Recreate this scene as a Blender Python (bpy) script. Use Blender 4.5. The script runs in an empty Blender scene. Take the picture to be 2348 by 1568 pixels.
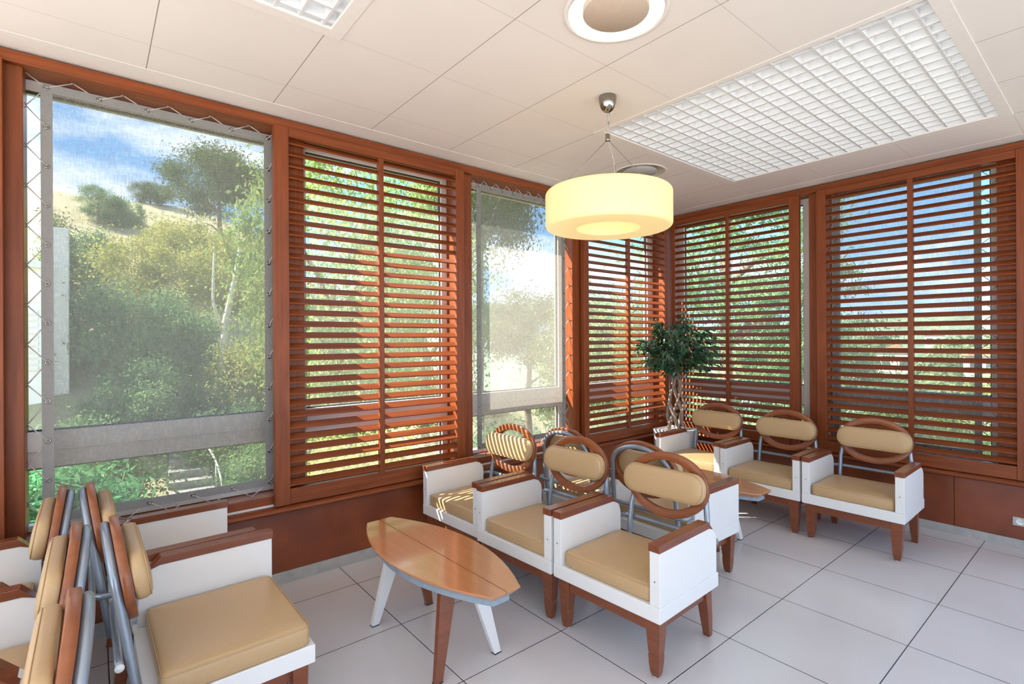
import bpy, bmesh, math, random
import numpy as np
from mathutils import Vector, Matrix

S = bpy.context.scene
COL = S.collection
PI = math.pi
R_ = math.radians

# ------------------------------------------------------------------ room dimensions (metres)
WY, LX, HZ = 3.436, 5.055, 2.911          # left wall plane y, right wall plane x, ceiling height
SUN = Vector((1.2, -1.0, -1.6)).normalized()   # travel direction of the sunlight

# ------------------------------------------------------------------ materials
def newmat(name):
    m = bpy.data.materials.new(name); m.use_nodes = True
    nt = m.node_tree; nt.nodes.clear()
    out = nt.nodes.new('ShaderNodeOutputMaterial')
    return m, nt, out

def N(nt, typ, **kw):
    n = nt.nodes.new(typ)
    for k, v in kw.items():
        if k == 'ins':
            for i, val in v.items(): n.inputs[i].default_value = val
        else: setattr(n, k, v)
    return n

def ramp(nt, stops):
    n = nt.nodes.new('ShaderNodeValToRGB'); cr = n.color_ramp
    while len(cr.elements) < len(stops): cr.elements.new(0.5)
    for e, (p, c) in zip(cr.elements, stops):
        e.position = p; e.color = (c[0], c[1], c[2], 1)
    return n

def principled(nt, out, col=None, rough=.5, metal=0., spec=.5, coat=0., coat_rough=.1):
    b = nt.nodes.new('ShaderNodeBsdfPrincipled')
    if col is not None: b.inputs['Base Color'].default_value = (*col, 1)
    b.inputs['Roughness'].default_value = rough
    b.inputs['Metallic'].default_value = metal
    b.inputs['Specular IOR Level'].default_value = spec
    b.inputs['Coat Weight'].default_value = coat
    b.inputs['Coat Roughness'].default_value = coat_rough
    nt.links.new(b.outputs[0], out.inputs[0])
    return b

def mottled(name, c1, c2, rough=.5, scale=(8, 8, 8), noise=4., metal=0., spec=.5, coat=0., bump=0., detail=4.):
    m, nt, out = newmat(name)
    b = principled(nt, out, rough=rough, metal=metal, spec=spec, coat=coat)
    tc = N(nt, 'ShaderNodeTexCoord'); mp = N(nt, 'ShaderNodeMapping'); mp.inputs['Scale'].default_value = scale
    nt.links.new(tc.outputs['Object'], mp.inputs[0])
    nz = N(nt, 'ShaderNodeTexNoise', ins={'Scale': noise, 'Detail': detail})
    nt.links.new(mp.outputs[0], nz.inputs['Vector'])
    r = ramp(nt, [(.3, c1), (.7, c2)])
    nt.links.new(nz.outputs['Fac'], r.inputs[0]); nt.links.new(r.outputs[0], b.inputs['Base Color'])
    if bump:
        bp = N(nt, 'ShaderNodeBump', ins={'Strength': bump, 'Distance': .002})
        nt.links.new(nz.outputs['Fac'], bp.inputs['Height']); nt.links.new(bp.outputs[0], b.inputs['Normal'])
    return m

M = {}
M['mahogany_v'] = mottled('mahogany_vertical', (.165, .036, .0095), (.25, .062, .0155), .42, (14, 14, .9), 3., spec=.3, coat=.05)
M['mahogany_x'] = mottled('mahogany_along_x', (.165, .036, .0095), (.25, .062, .0155), .42, (.9, 14, 14), 3., spec=.3, coat=.05)
M['mahogany_y'] = mottled('mahogany_along_y', (.165, .036, .0095), (.25, .062, .0155), .42, (14, .9, 14), 3., spec=.3, coat=.05)
M['panel_wood'] = mottled('mahogany_panel', (.165, .033, .008), (.25, .057, .013), .38, (2.2, 2.2, 2.2), 2.2, coat=.2)
M['chair_wood'] = mottled('stained_beech', (.175, .046, .016), (.23, .064, .022), .33, (3, 3, 18), 3., coat=.25)
M['cap_wood'] = mottled('stained_beech_cap', (.165, .042, .015), (.22, .06, .022), .28, (18, 2, 18), 3., coat=.35)
M['ring_wood'] = mottled('stained_beech_ring', (.22, .06, .017), (.30, .088, .025), .33, (3, 3, 14), 3., coat=.25)
M['table_wood'] = mottled('varnished_board', (.49, .195, .072), (.53, .22, .084), .14, (26, .8, 1), 2.5, coat=.8)
M['white'] = mottled('white_lacquer', (.775, .77, .75), (.79, .785, .77), .34, (3, 3, 3), 3.)
M['leather'] = mottled('tan_leatherette', (.49, .325, .165), (.52, .35, .18), .36, (1, 1, 1), 160., bump=.03, spec=.4)
M['tube'] = mottled('grey_blue_metal', (.28, .33, .39), (.32, .37, .43), .25, (2, 2, 2), 4., metal=.45)
M['rubber'] = mottled('white_glide', (.7, .7, .7), (.75, .75, .75), .5)
M['black'] = mottled('black_rubber', (.012, .012, .012), (.02, .02, .02), .5)
M['chrome'] = mottled('chrome', (.30, .27, .24), (.36, .33, .30), .10, metal=1.)
M['cord'] = mottled('grey_cord', (.40, .37, .33), (.50, .47, .42), .5, (40, 40, 40))
M['alu'] = mottled('painted_window_frame', (.74, .70, .66), (.78, .74, .70), .4, (2, 2, 2))
M['gasket'] = mottled('dark_gasket', (.03, .028, .03), (.045, .04, .045), .6)
M['band'] = mottled('grey_blue_band', (.25, .32, .38), (.30, .37, .43), .4)
M['skirting'] = mottled('grey_skirting', (.36, .35, .33), (.45, .44, .42), .45, (3, 3, 3), 5.)
M['concrete'] = mottled('render', (.62, .6, .56), (.68, .66, .62), .8, (1, 1, 1), 3.)
M['louver'] = mottled('louver_enamel', (.66, .66, .66), (.69, .69, .69), .45, (2, 2, 2))
M['trough_off'] = mottled('unlit_trough', (.60, .54, .49), (.64, .58, .53), .5)
M['disc'] = mottled('beige_disc', (.52, .41, .325), (.56, .445, .355), .6, (1, 1, 1), 40.)
M['socket'] = mottled('socket_plate', (.44, .435, .42), (.48, .475, .46), .4)
M['soil'] = mottled('potting_pebbles', (.55, .5, .44), (.7, .66, .6), .8, (30, 30, 30), 3., bump=.5)
M['bark'] = mottled('bark', (.16, .105, .07), (.30, .22, .16), .8, (9, 9, 3), 4., bump=.4)
M['pale_bark'] = mottled('pale_bark', (.62, .56, .50), (.80, .75, .68), .8, (6, 6, 3), 4.)
M['braid'] = mottled('ficus_bark', (.22, .155, .11), (.42, .33, .26), .7, (12, 12, 6), 4.)
M['stone'] = mottled('pale_stone', (.27, .25, .235), (.36, .34, .32), .85, (2, 2, 2), 4.)
M['roof'] = mottled('terracotta', (.50, .20, .10), (.62, .28, .15), .8, (1, 1, 1), 3.)
M['house'] = mottled('pale_house', (.70, .64, .55), (.78, .72, .63), .8, (.4, .4, .4), 3.)
M['house_glass'] = mottled('house_window', (.06, .08, .10), (.10, .12, .14), .2)

def tile_mat(name, ox, oy, px, py, joint, c1, c2, cj, rough, spec, coat=0., blotch=2.5, jy=None, bump=.0):
    """tiles laid out in world metres: joint lines at ox + k*px, oy + k*py"""
    m, nt, out = newmat(name)
    b = principled(nt, out, rough=rough, spec=spec, coat=coat)
    tc = N(nt, 'ShaderNodeTexCoord'); sx = N(nt, 'ShaderNodeSeparateXYZ')
    nt.links.new(tc.outputs['Object'], sx.inputs[0])
    def dist(o, p, ch):
        a = N(nt, 'ShaderNodeMath', operation='SUBTRACT', ins={1: o}); nt.links.new(sx.outputs[ch], a.inputs[0])
        d = N(nt, 'ShaderNodeMath', operation='DIVIDE', ins={1: p}); nt.links.new(a.outputs[0], d.inputs[0])
        f = N(nt, 'ShaderNodeMath', operation='FRACT'); nt.links.new(d.outputs[0], f.inputs[0])
        s = N(nt, 'ShaderNodeMath', operation='SUBTRACT', ins={1: .5}); nt.links.new(f.outputs[0], s.inputs[0])
        ab = N(nt, 'ShaderNodeMath', operation='ABSOLUTE'); nt.links.new(s.outputs[0], ab.inputs[0])
        j = N(nt, 'ShaderNodeMath', operation='GREATER_THAN'); nt.links.new(ab.outputs[0], j.inputs[0])
        return j, p
    jx, p = dist(ox, px, 0); jx.inputs[1].default_value = .5 - joint / 2 / px
    jyn, p = dist(oy, py, 1); jyn.inputs[1].default_value = .5 - (jy or joint) / 2 / py
    mx = N(nt, 'ShaderNodeMath', operation='MAXIMUM')
    nt.links.new(jx.outputs[0], mx.inputs[0]); nt.links.new(jyn.outputs[0], mx.inputs[1])
    nz = N(nt, 'ShaderNodeTexNoise', ins={'Scale': blotch, 'Detail': 5.}); nt.links.new(tc.outputs['Object'], nz.inputs['Vector'])
    r = ramp(nt, [(.3, c1), (.7, c2)]); nt.links.new(nz.outputs['Fac'], r.inputs[0])
    mix = N(nt, 'ShaderNodeMix', data_type='RGBA'); mix.inputs['B'].default_value = (*cj, 1)
    nt.links.new(mx.outputs[0], mix.inputs['Factor']); nt.links.new(r.outputs[0], mix.inputs['A'])
    nt.links.new(mix.outputs['Result'], b.inputs['Base Color'])
    return m
M['floor'] = tile_mat('floor_tiles', 1.248, .726, .6, .6, .0045, (.60, .58, .585), (.66, .64, .645), (.03, .028, .03), .20, .55, blotch=1.6)
M['ceiling'] = tile_mat('ceiling_tiles', .213, 2.994, .601, .6257, .0042, (.74, .685, .645), (.77, .715, .675), (.30, .25, .21), .85, .2, jy=.0015)

def emission_mat(name, col, strength, mixcol=None):
    m, nt, out = newmat(name)
    e = N(nt, 'ShaderNodeEmission', ins={'Color': (*col, 1), 'Strength': strength}); nt.links.new(e.outputs[0], out.inputs[0])
    return m
M['lamp'] = emission_mat('fluorescent_lamp', (.95, .98, 1.), .55)
M['ring_lit'] = emission_mat('ring_diffuser', (1., .96, .86), .5)

def shade_mat():
    m, nt, out = newmat('glowing_cream_shade')
    b = principled(nt, out, (.70, .54, .27), .4)
    b.inputs['Emission Color'].default_value = (1., .76, .34, 1); b.inputs['Emission Strength'].default_value = .17
    return m
M['shade'] = shade_mat()

def glass_mat():
    m, nt, out = newmat('dusty_window_glass')
    t = N(nt, 'ShaderNodeBsdfTransparent', ins={0: (.96, .985, .975, 1)})
    g = N(nt, 'ShaderNodeBsdfGlossy', ins={'Roughness': .02})
    fr = N(nt, 'ShaderNodeFresnel', ins={'IOR': 1.25})
    mx = N(nt, 'ShaderNodeMixShader')
    nt.links.new(fr.outputs[0], mx.inputs[0]); nt.links.new(t.outputs[0], mx.inputs[1]); nt.links.new(g.outputs[0], mx.inputs[2])
    # film of dust that catches the sun
    tc = N(nt, 'ShaderNodeTexCoord')
    nz = N(nt, 'ShaderNodeTexNoise', ins={'Scale': 5., 'Detail': 9., 'Roughness': .7}); nt.links.new(tc.outputs['Object'], nz.inputs['Vector'])
    mr = N(nt, 'ShaderNodeMapRange', ins={'From Min': .3, 'From Max': .7, 'To Min': .045, 'To Max': .10}); nt.links.new(nz.outputs['Fac'], mr.inputs['Value'])
    d = N(nt, 'ShaderNodeBsdfTranslucent', ins={'Color': (.9, .9, .88, 1)})
    m2 = N(nt, 'ShaderNodeMixShader'); nt.links.new(mr.outputs[0], m2.inputs[0]); nt.links.new(mx.outputs[0], m2.inputs[1]); nt.links.new(d.outputs[0], m2.inputs[2])
    nt.links.new(m2.outputs[0], out.inputs[0])
    return m
M['glass'] = glass_mat()

def fabric_mat(name, open_):
    """open woven sunscreen cloth: threads (diffuse + translucent) with see-through gaps"""
    m, nt, out = newmat(name)
    tc = N(nt, 'ShaderNodeTexCoord')
    d = N(nt, 'ShaderNodeBsdfDiffuse', ins={'Color': (.22, .21, .20, 1)})
    tl = N(nt, 'ShaderNodeBsdfTranslucent', ins={'Color': (.38, .35, .305, 1)})
    m1 = N(nt, 'ShaderNodeMixShader', ins={0: .5})
    nt.links.new(d.outputs[0], m1.inputs[1]); nt.links.new(tl.outputs[0], m1.inputs[2])
    t = N(nt, 'ShaderNodeBsdfTransparent')
    m2 = N(nt, 'ShaderNodeMixShader')
    facs = []
    for sc in ((22, 22, 260), (260, 260, 22)):
        mp = N(nt, 'ShaderNodeMapping'); mp.inputs['Scale'].default_value = sc
        nt.links.new(tc.outputs['Object'], mp.inputs[0])
        nz = N(nt, 'ShaderNodeTexNoise', ins={'Scale': 1., 'Detail': 1.}); nt.links.new(mp.outputs[0], nz.inputs['Vector'])
        facs.append(nz)
    ad = N(nt, 'ShaderNodeMath', operation='ADD'); nt.links.new(facs[0].outputs['Fac'], ad.inputs[0]); nt.links.new(facs[1].outputs['Fac'], ad.inputs[1])
    mr = N(nt, 'ShaderNodeMapRange', ins={'From Min': .6, 'From Max': 1.4, 'To Min': open_ - .16, 'To Max': open_ + .16})
    nt.links.new(ad.outputs[0], mr.inputs['Value']); nt.links.new(mr.outputs[0], m2.inputs[0])
    nt.links.new(m1.outputs[0], m2.inputs[1]); nt.links.new(t.outputs[0], m2.inputs[2])
    nt.links.new(m2.outputs[0], out.inputs[0])
    return m
M['fabric'] = fabric_mat('sunscreen_cloth', .43)
M['hem'] = mottled('sunscreen_hem', (.21, .20, .19), (.25, .24, .225), .8, (20, 20, 20), 6.)

def leaf_mat(name, c1, c2, c3, gloss=.0, scale=1.2, rough=.45):
    m, nt, out = newmat(name)
    geo = N(nt, 'ShaderNodeTexCoord')
    nz = N(nt, 'ShaderNodeTexNoise', ins={'Scale': scale, 'Detail': 6.}); nt.links.new(geo.outputs['Object'], nz.inputs['Vector'])
    r = ramp(nt, [(.32, c1), (.5, c2), (.68, c3)]); nt.links.new(nz.outputs['Fac'], r.inputs[0])
    d = N(nt, 'ShaderNodeBsdfDiffuse'); tl = N(nt, 'ShaderNodeBsdfTranslucent')
    nt.links.new(r.outputs[0], d.inputs[0]); nt.links.new(r.outputs[0], tl.inputs[0])
    mx = N(nt, 'ShaderNodeMixShader', ins={0: .38}); nt.links.new(d.outputs[0], mx.inputs[1]); nt.links.new(tl.outputs[0], mx.inputs[2])
    last = mx
    if gloss:
        g = N(nt, 'ShaderNodeBsdfGlossy', ins={'Roughness': rough}); m3 = N(nt, 'ShaderNodeMixShader', ins={0: gloss})
        nt.links.new(mx.outputs[0], m3.inputs[1]); nt.links.new(g.outputs[0], m3.inputs[2]); last = m3
    nt.links.new(last.outputs[0], out.inputs[0])
    return m
M['leaf_pine'] = leaf_mat('pine_needles', (.05, .09, .035), (.09, .14, .05), (.15, .19, .07))
M['leaf_bright'] = leaf_mat('bright_leaves', (.16, .27, .08), (.29, .39, .12), (.46, .49, .18))
M['leaf_mid'] = leaf_mat('mid_green_leaves', (.10, .20, .085), (.18, .30, .13), (.30, .41, .19))
M['leaf_yellow'] = leaf_mat('yellow_leaves', (.28, .30, .08), (.42, .42, .12), (.55, .52, .19))
M['leaf_cool'] = leaf_mat('cool_green_leaves', (.05, .22, .09), (.12, .36, .16), (.25, .48, .25))
M['leaf_ficus'] = leaf_mat('ficus_leaves', (.015, .065, .028), (.03, .11, .045), (.06, .17, .05), gloss=.10, scale=9., rough=.3)
M['ground'] = mottled('dry_hillside', (.28, .25, .13), (.46, .40, .23), .95, (1, 1, 1), .9, detail=8.)
M['farland'] = mottled('far_wooded_hills', (.10, .16, .10), (.26, .32, .20), .95, (1, 1, 1), .12, detail=9.)

# ------------------------------------------------------------------ mesh helpers
class MB:
    def __init__(s): s.v = []; s.f = []; s.sm = []
    def add(s, vs, fs, smooth=False):
        b = len(s.v); s.v += [tuple(p) for p in vs]
        s.f += [tuple(i + b for i in f) for f in fs]; s.sm += [smooth] * len(fs)
        return s
    def box(s, x0, x1, y0, y1, z0, z1):
        vs = [(x, y, z) for z in (z0, z1) for y in (y0, y1) for x in (x0, x1)]
        return s.add(vs, [(0, 2, 3, 1), (4, 5, 7, 6), (0, 1, 5, 4), (2, 6, 7, 3), (0, 4, 6, 2), (1, 3, 7, 5)])
    def hexa(s, bot, top):
        """bot and top: four points each, counter-clockwise seen from above"""
        return s.add(list(bot) + list(top), [(3, 2, 1, 0), (4, 5, 6, 7), (0, 1, 5, 4), (1, 2, 6, 5), (2, 3, 7, 6), (3, 0, 4, 7)])
    def prism(s, pts, axis, a, b):
        """2-D outline extruded along axis from a to b (counter-clockwise in the other two axes, cyclic order)"""
        def mk(p, t):
            return {'x': (t, p[0], p[1]), 'y': (p[1], t, p[0]), 'z': (p[0], p[1], t)}[axis]
        n = len(pts)
        vs = [mk(p, a) for p in pts] + [mk(p, b) for p in pts]
        return s.add(vs, [tuple(range(n - 1, -1, -1)), tuple(range(n, 2 * n))] + [(i, (i + 1) % n, n + (i + 1) % n, n + i) for i in range(n)])
    def tube(s, path, r, seg=10, closed=False, caps=True):
        P = [Vector(p) for p in path]; n = len(P)
        rr = r if hasattr(r, '__len__') else [r] * n
        T = []
        for i in range(n):
            a = P[(i - 1) % n] if (closed or i > 0) else P[i]
            b = P[(i + 1) % n] if (closed or i < n - 1) else P[i]
            T.append((b - a).normalized())
        up = Vector((0, 0, 1)) if abs(T[0].z) < .9 else Vector((1, 0, 0))
        nrm = (up - T[0] * up.dot(T[0])).normalized()
        vs = []
        for i in range(n):
            if i > 0:
                nrm = (nrm - T[i] * nrm.dot(T[i])).normalized()
            bi = T[i].cross(nrm)
            for k in range(seg):
                a = 2 * PI * k / seg
                vs.append(P[i] + (nrm * math.cos(a) + bi * math.sin(a)) * rr[i])
        fs = []
        m = n if closed else n - 1
        for i in range(m):
            j = (i + 1) % n
            for k in range(seg):
                k2 = (k + 1) % seg
                fs.append((i * seg + k, i * seg + k2, j * seg + k2, j * seg + k))
        if caps and not closed:
            fs.append(tuple(range(seg - 1, -1, -1))); fs.append(tuple((n - 1) * seg + k for k in range(seg)))
        return s.add(vs, fs, True)
    def lathe(s, prof, c=(0, 0), seg=48, closed=False):
        """profile of (r, z) turned about the vertical through c"""
        n = len(prof); vs = []; fs = []
        for k in range(seg):
            a = 2 * PI * k / seg
            for r, z in prof: vs.append((c[0] + r * math.cos(a), c[1] + r * math.sin(a), z))
        for k in range(seg):
            k2 = (k + 1) % seg
            for i in range(n if closed else n - 1):
                j = (i + 1) % n
                fs.append((k * n + i, k2 * n + i, k2 * n + j, k * n + j))
        return s.add(vs, fs, True)
    def loops(s, rings, cap0=True, cap1=True, smooth=True):
        n = len(rings[0]); vs = [p for r in rings for p in r]; fs = []
        for i in range(len(rings) - 1):
            for k in range(n):
                k2 = (k + 1) % n
                fs.append((i * n + k, i * n + k2, (i + 1) * n + k2, (i + 1) * n + k))
        s.add(vs, fs, smooth)
        b = len(s.v) - len(vs)
        if cap0: s.f.append(tuple(b + k for k in range(n - 1, -1, -1))); s.sm.append(smooth)
        if cap1: s.f.append(tuple(b + (len(rings) - 1) * n + k for k in range(n))); s.sm.append(smooth)
        return s
    def xform(s, mat):
        s.v = [tuple(mat @ Vector(p)) for p in s.v]; return s
    def build(s, name, mat, parent=None, bevel=0., seg=2):
        me = bpy.data.meshes.new(name); me.from_pydata(s.v, [], s.f); me.update()
        me.polygons.foreach_set('use_smooth', s.sm)
        me.materials.append(mat)
        o = bpy.data.objects.new(name, me); COL.objects.link(o)
        if parent is not None: o.parent = parent
        if bevel:
            md = o.modifiers.new('bevel', 'BEVEL'); md.width = bevel; md.segments = seg; md.limit_method = 'ANGLE'; md.angle_limit = R_(40)
            for p in me.polygons: p.use_smooth = True
            md.harden_normals = True
        return o

def thing(name, label, cat, loc=(0, 0, 0), rz=0., group=None):
    o = bpy.data.objects.new(name, None); COL.objects.link(o); o.empty_display_size = .05
    o.location = loc; o.rotation_euler = (0, 0, rz)
    o['label'] = label; o['category'] = cat
    if group: o['group'] = group
    return o
def tag(o, label, cat, group=None, kind=None):
    o['label'] = label; o['category'] = cat
    if group: o['group'] = group
    if kind: o['kind'] = kind
    return o
def struct(o, label=None, cat=None):
    o['kind'] = 'structure'
    if label: o['label'] = label
    if cat: o['category'] = cat
    return o
KIDS = {}
def kids(o): return [c for c in o.children]
def dup(root, loc, rz, label, skip=()):
    r = root.copy(); COL.objects.link(r); r.location = loc; r.rotation_euler = (0, 0, rz); r['label'] = label
    def rec(src, dst):
        for ch in kids(src):
            if ch.get('side') in skip: continue
            c = ch.copy(); COL.objects.link(c); c.parent = dst
            rec(ch, c)
    rec(root, r)
    return r
def rrect(w, d, r, n=6):
    """rounded rectangle outline, centred, counter-clockwise"""
    out = []
    for cx, cy, a0 in ((w / 2 - r, d / 2 - r, 0), (-w / 2 + r, d / 2 - r, 90), (-w / 2 + r, -d / 2 + r, 180), (w / 2 - r, -d / 2 + r, 270)):
        for k in range(n + 1):
            a = R_(a0 + 90 * k / n); out.append((cx + r * math.cos(a), cy + r * math.sin(a)))
    return out

# ================================================================== SETTING
# ---- floor
struct(MB().box(-2.7, 5.2, -2.7, 3.6, -.12, 0).build('floor', M['floor']), 'pale grey square floor tiles with thin dark joints', 'floor')

# ---- ceiling with openings for the louvre lights and the ring lights
P1 = (2.60, 4.435, .49, 2.368)      # big louvre opening x0,x1,y0,y1
P2 = (-.93, .885, .55, 2.385)       # second louvre, only a corner in view
ringc = [(1.7155, 1.429), (3.5205, 2.681)]
RT = [(cx - .3005, cx + .3005, cy - .3128, cy + .3128) for cx, cy in ringc]
def ceiling_mb():
    m = MB()
    holes = [P1, P2] + RT
    xs = sorted({-2.7, 5.3} | {h[0] for h in holes} | {h[1] for h in holes}); ys = sorted({-2.7, 3.75} | {h[2] for h in holes} | {h[3] for h in holes})
    for i in range(len(xs) - 1):
        for j in range(len(ys) - 1):
            cx, cy = (xs[i] + xs[i + 1]) / 2, (ys[j] + ys[j + 1]) / 2
            if any(h[0] < cx < h[1] and h[2] < cy < h[3] for h in holes): continue
            m.add([(xs[i], ys[j], HZ), (xs[i + 1], ys[j], HZ), (xs[i + 1], ys[j + 1], HZ), (xs[i], ys[j + 1], HZ)], [(3, 2, 1, 0)])
    for (cx, cy), h in zip(ringc, RT):
        n = 64; inner = [(cx + .205 * math.cos(2 * PI * k / n), cy + .205 * math.sin(2 * PI * k / n), HZ) for k in range(n)]
        outer = []
        hx, hy = (h[1] - h[0]) / 2, (h[3] - h[2]) / 2
        for k in range(n):
            a = 2 * PI * k / n; c, s = math.cos(a), math.sin(a); t = min(hx / max(abs(c), 1e-9), hy / max(abs(s), 1e-9))
            outer.append((cx + t * c, cy + t * s, HZ))
        # snap the ring of outer points to the tile corners
        for sx in (-1, 1):
            for sy in (-1, 1):
                k = min(range(n), key=lambda q: (outer[q][0] - cx - sx * hx) ** 2 + (outer[q][1] - cy - sy * hy) ** 2)
                outer[k] = (cx + sx * hx, cy + sy * hy, HZ)
        m.add(inner + outer, [(k, (k + 1) % n, n + (k + 1) % n, n + k) for k in range(n)])
    # plenum slab above
    m.box(-2.7, 5.5, -2.7, 3.86, 3.22, 3.32)
    return m
struct(ceiling_mb().build('ceiling', M['ceiling']), 'off-white ceiling tiles with fine joints', 'ceiling')
# perimeter margin board of the ceiling, 1 cm lower
b = MB(); b.box(-2.7, 5.06, 3.265, 3.45, HZ - .0015, HZ + .0); b.box(4.90, 5.06, -2.7, 3.265, HZ - .0015, HZ)
M['margin'] = mottled('ceiling_margin', (.75, .70, .66), (.78, .73, .69), .8)
struct(b.build('trim_1', M['margin']), 'plain off-white margin strip round the ceiling edge', 'ceiling trim')
# facade above the windows and slab edge (outside overhang that shades the top slats)
b = MB(); b.box(-2.7, 5.5, 3.62, 3.84, 2.84, 3.30); b.box(5.22, 5.46, -2.7, 3.84, 2.84, 3.30)
struct(b.build('trim_2', M['concrete']), 'pale rendered lintel outside above the windows', 'lintel')

# ---- added unseen pale slab round the open rear, bounces sunlight onto the ceiling
b = MB(); b.box(-16, 9, -18, -2.7, -.12, -.01); b.box(-16, -2.7, -2.7, 3.6, -.12, -.01)
struct(b.build('bounce_slab', M['concrete']), 'added pale slab behind the viewer that bounces sunlight onto the ceiling', 'bounce_slab')
# ---- walls below the windows
b = MB(); b.box(-2.7, 5.08, WY, 3.70, -.1, .455)
struct(b.build('wall_left', M['panel_wood']), 'red-brown wooden panelling below the left windows', 'wall')
b = MB()
ys = [3.436, 2.13, .905, -.32, -1.55, -2.7]
for i in range(len(ys) - 1): b.box(LX, 5.30, ys[i + 1] + .0015, ys[i] - .0015, -.1, .455)
struct(b.build('wall_right', M['panel_wood'], bevel=.002), 'red-brown wooden panelling below the right windows', 'wall')
struct(MB().box(-2.7, LX - .012, WY - .012, WY, 0, .072).build('baseboard_left', M['skirting'], bevel=.002), 'grey stone skirting under the left panelling', 'skirting')
struct(MB().box(-4.5, -.41, WY, 3.66, .455, HZ).build('wall_sun_block', M['margin']), 'added unseen off-white wall left of the windows that blocks the sun', 'wall')  # unseen wall added to keep sun stripes off the left armchairs
struct(MB().box(LX - .012, LX, -2.7, WY, 0, .064).build('baseboard_right', M['skirting'], bevel=.002), 'grey stone skirting under the right panelling', 'skirting')
# added unseen wall outside, placed only to shade the first window
struct(MB().box(-.62, -.46, 3.72, 4.72, -2, 4.2).build('wall_sun_shade', M['concrete']), 'added unseen wall outside that shades the first window', 'wall')

# ---- sill rails (bullnose), sill boards and head rails
def bull(axis, a, b_):
    m = MB(); prof = []
    for k in range(13):
        t = R_(-90 + 180 * k / 12); prof.append((math.cos(t) * .036, math.sin(t) * .021))
    return m, prof
m_, prof = bull('x', 0, 0)
pts = [(3.409 - c, .466 + s) for c, s in prof] + [(3.437, .487), (3.437, .445)]
struct(MB().prism(pts[::-1], 'x', -2.7, 5.05).build('trim_3', M['mahogany_x']), 'rounded wooden sill rail along the left wall', 'sill rail')
pts = [(5.028 - c, .466 + s) for c, s in prof] + [(5.056, .487), (5.056, .445)]
o = MB().prism([(p[1], p[0]) for p in pts], 'y', -2.7, 3.37).build('trim_4', M['mahogany_y'])
struct(o, 'rounded wooden sill rail along the right wall', 'sill rail')
struct(MB().box(-2.7, 5.07, 3.45, 3.64, .455, .55).build('trim_5', M['mahogany_x'], bevel=.004), 'dark wooden sill board inside the left windows', 'sill board')
struct(MB().box(5.07, 5.26, -2.7, 3.44, .455, .55).build('trim_6', M['mahogany_y'], bevel=.004), 'dark wooden sill board inside the right windows', 'sill board')
struct(MB().box(-2.7, 5.07, 3.425, 3.64, 2.842, HZ - .012).build('trim_7', M['mahogany_x'], bevel=.003), 'wooden head rail over the left windows', 'head rail')
struct(MB().box(5.045, 5.26, -2.7, 3.425, 2.842, HZ - .012).build('trim_8', M['mahogany_y'], bevel=.003), 'wooden head rail over the right windows', 'head rail')
struct(MB().box(-2.7, 5.03, 3.441, 3.457, .4872, .4985).build('trim_9', M['alu']), 'pale metal sliding track on the left sill', 'track')
struct(MB().box(5.057, 5.073, -2.7, 3.372, .4872, .4985).build('trim_10', M['alu']), 'pale metal sliding track on the right sill', 'track')

# ---- wooden posts between the windows
k = 11
postx = [-.255, 1.045, 2.345, 3.645]
for xr in postx:
    o = MB().box(xr - .15, xr, 3.458, 3.66, .548, 2.843).build('trim_%d' % k, M['mahogany_v'], bevel=.004); k += 1
    struct(o, 'dark red-brown wooden post between two left windows', 'post')
struct(MB().box(4.955, 5.24, 3.445, 3.66, .548, 2.843).build('trim_%d' % k, M['mahogany_v'], bevel=.004), 'wooden corner post where the two window walls meet', 'post'); k += 1
posty = [1.95, .655, -.64]
for yr in posty:
    o = MB().box(5.075, 5.26, yr - .15, yr, .548, 2.843).build('trim_%d' % k, M['mahogany_v'], bevel=.004); k += 1
    struct(o, 'dark red-brown wooden post between two right windows', 'post')

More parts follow.
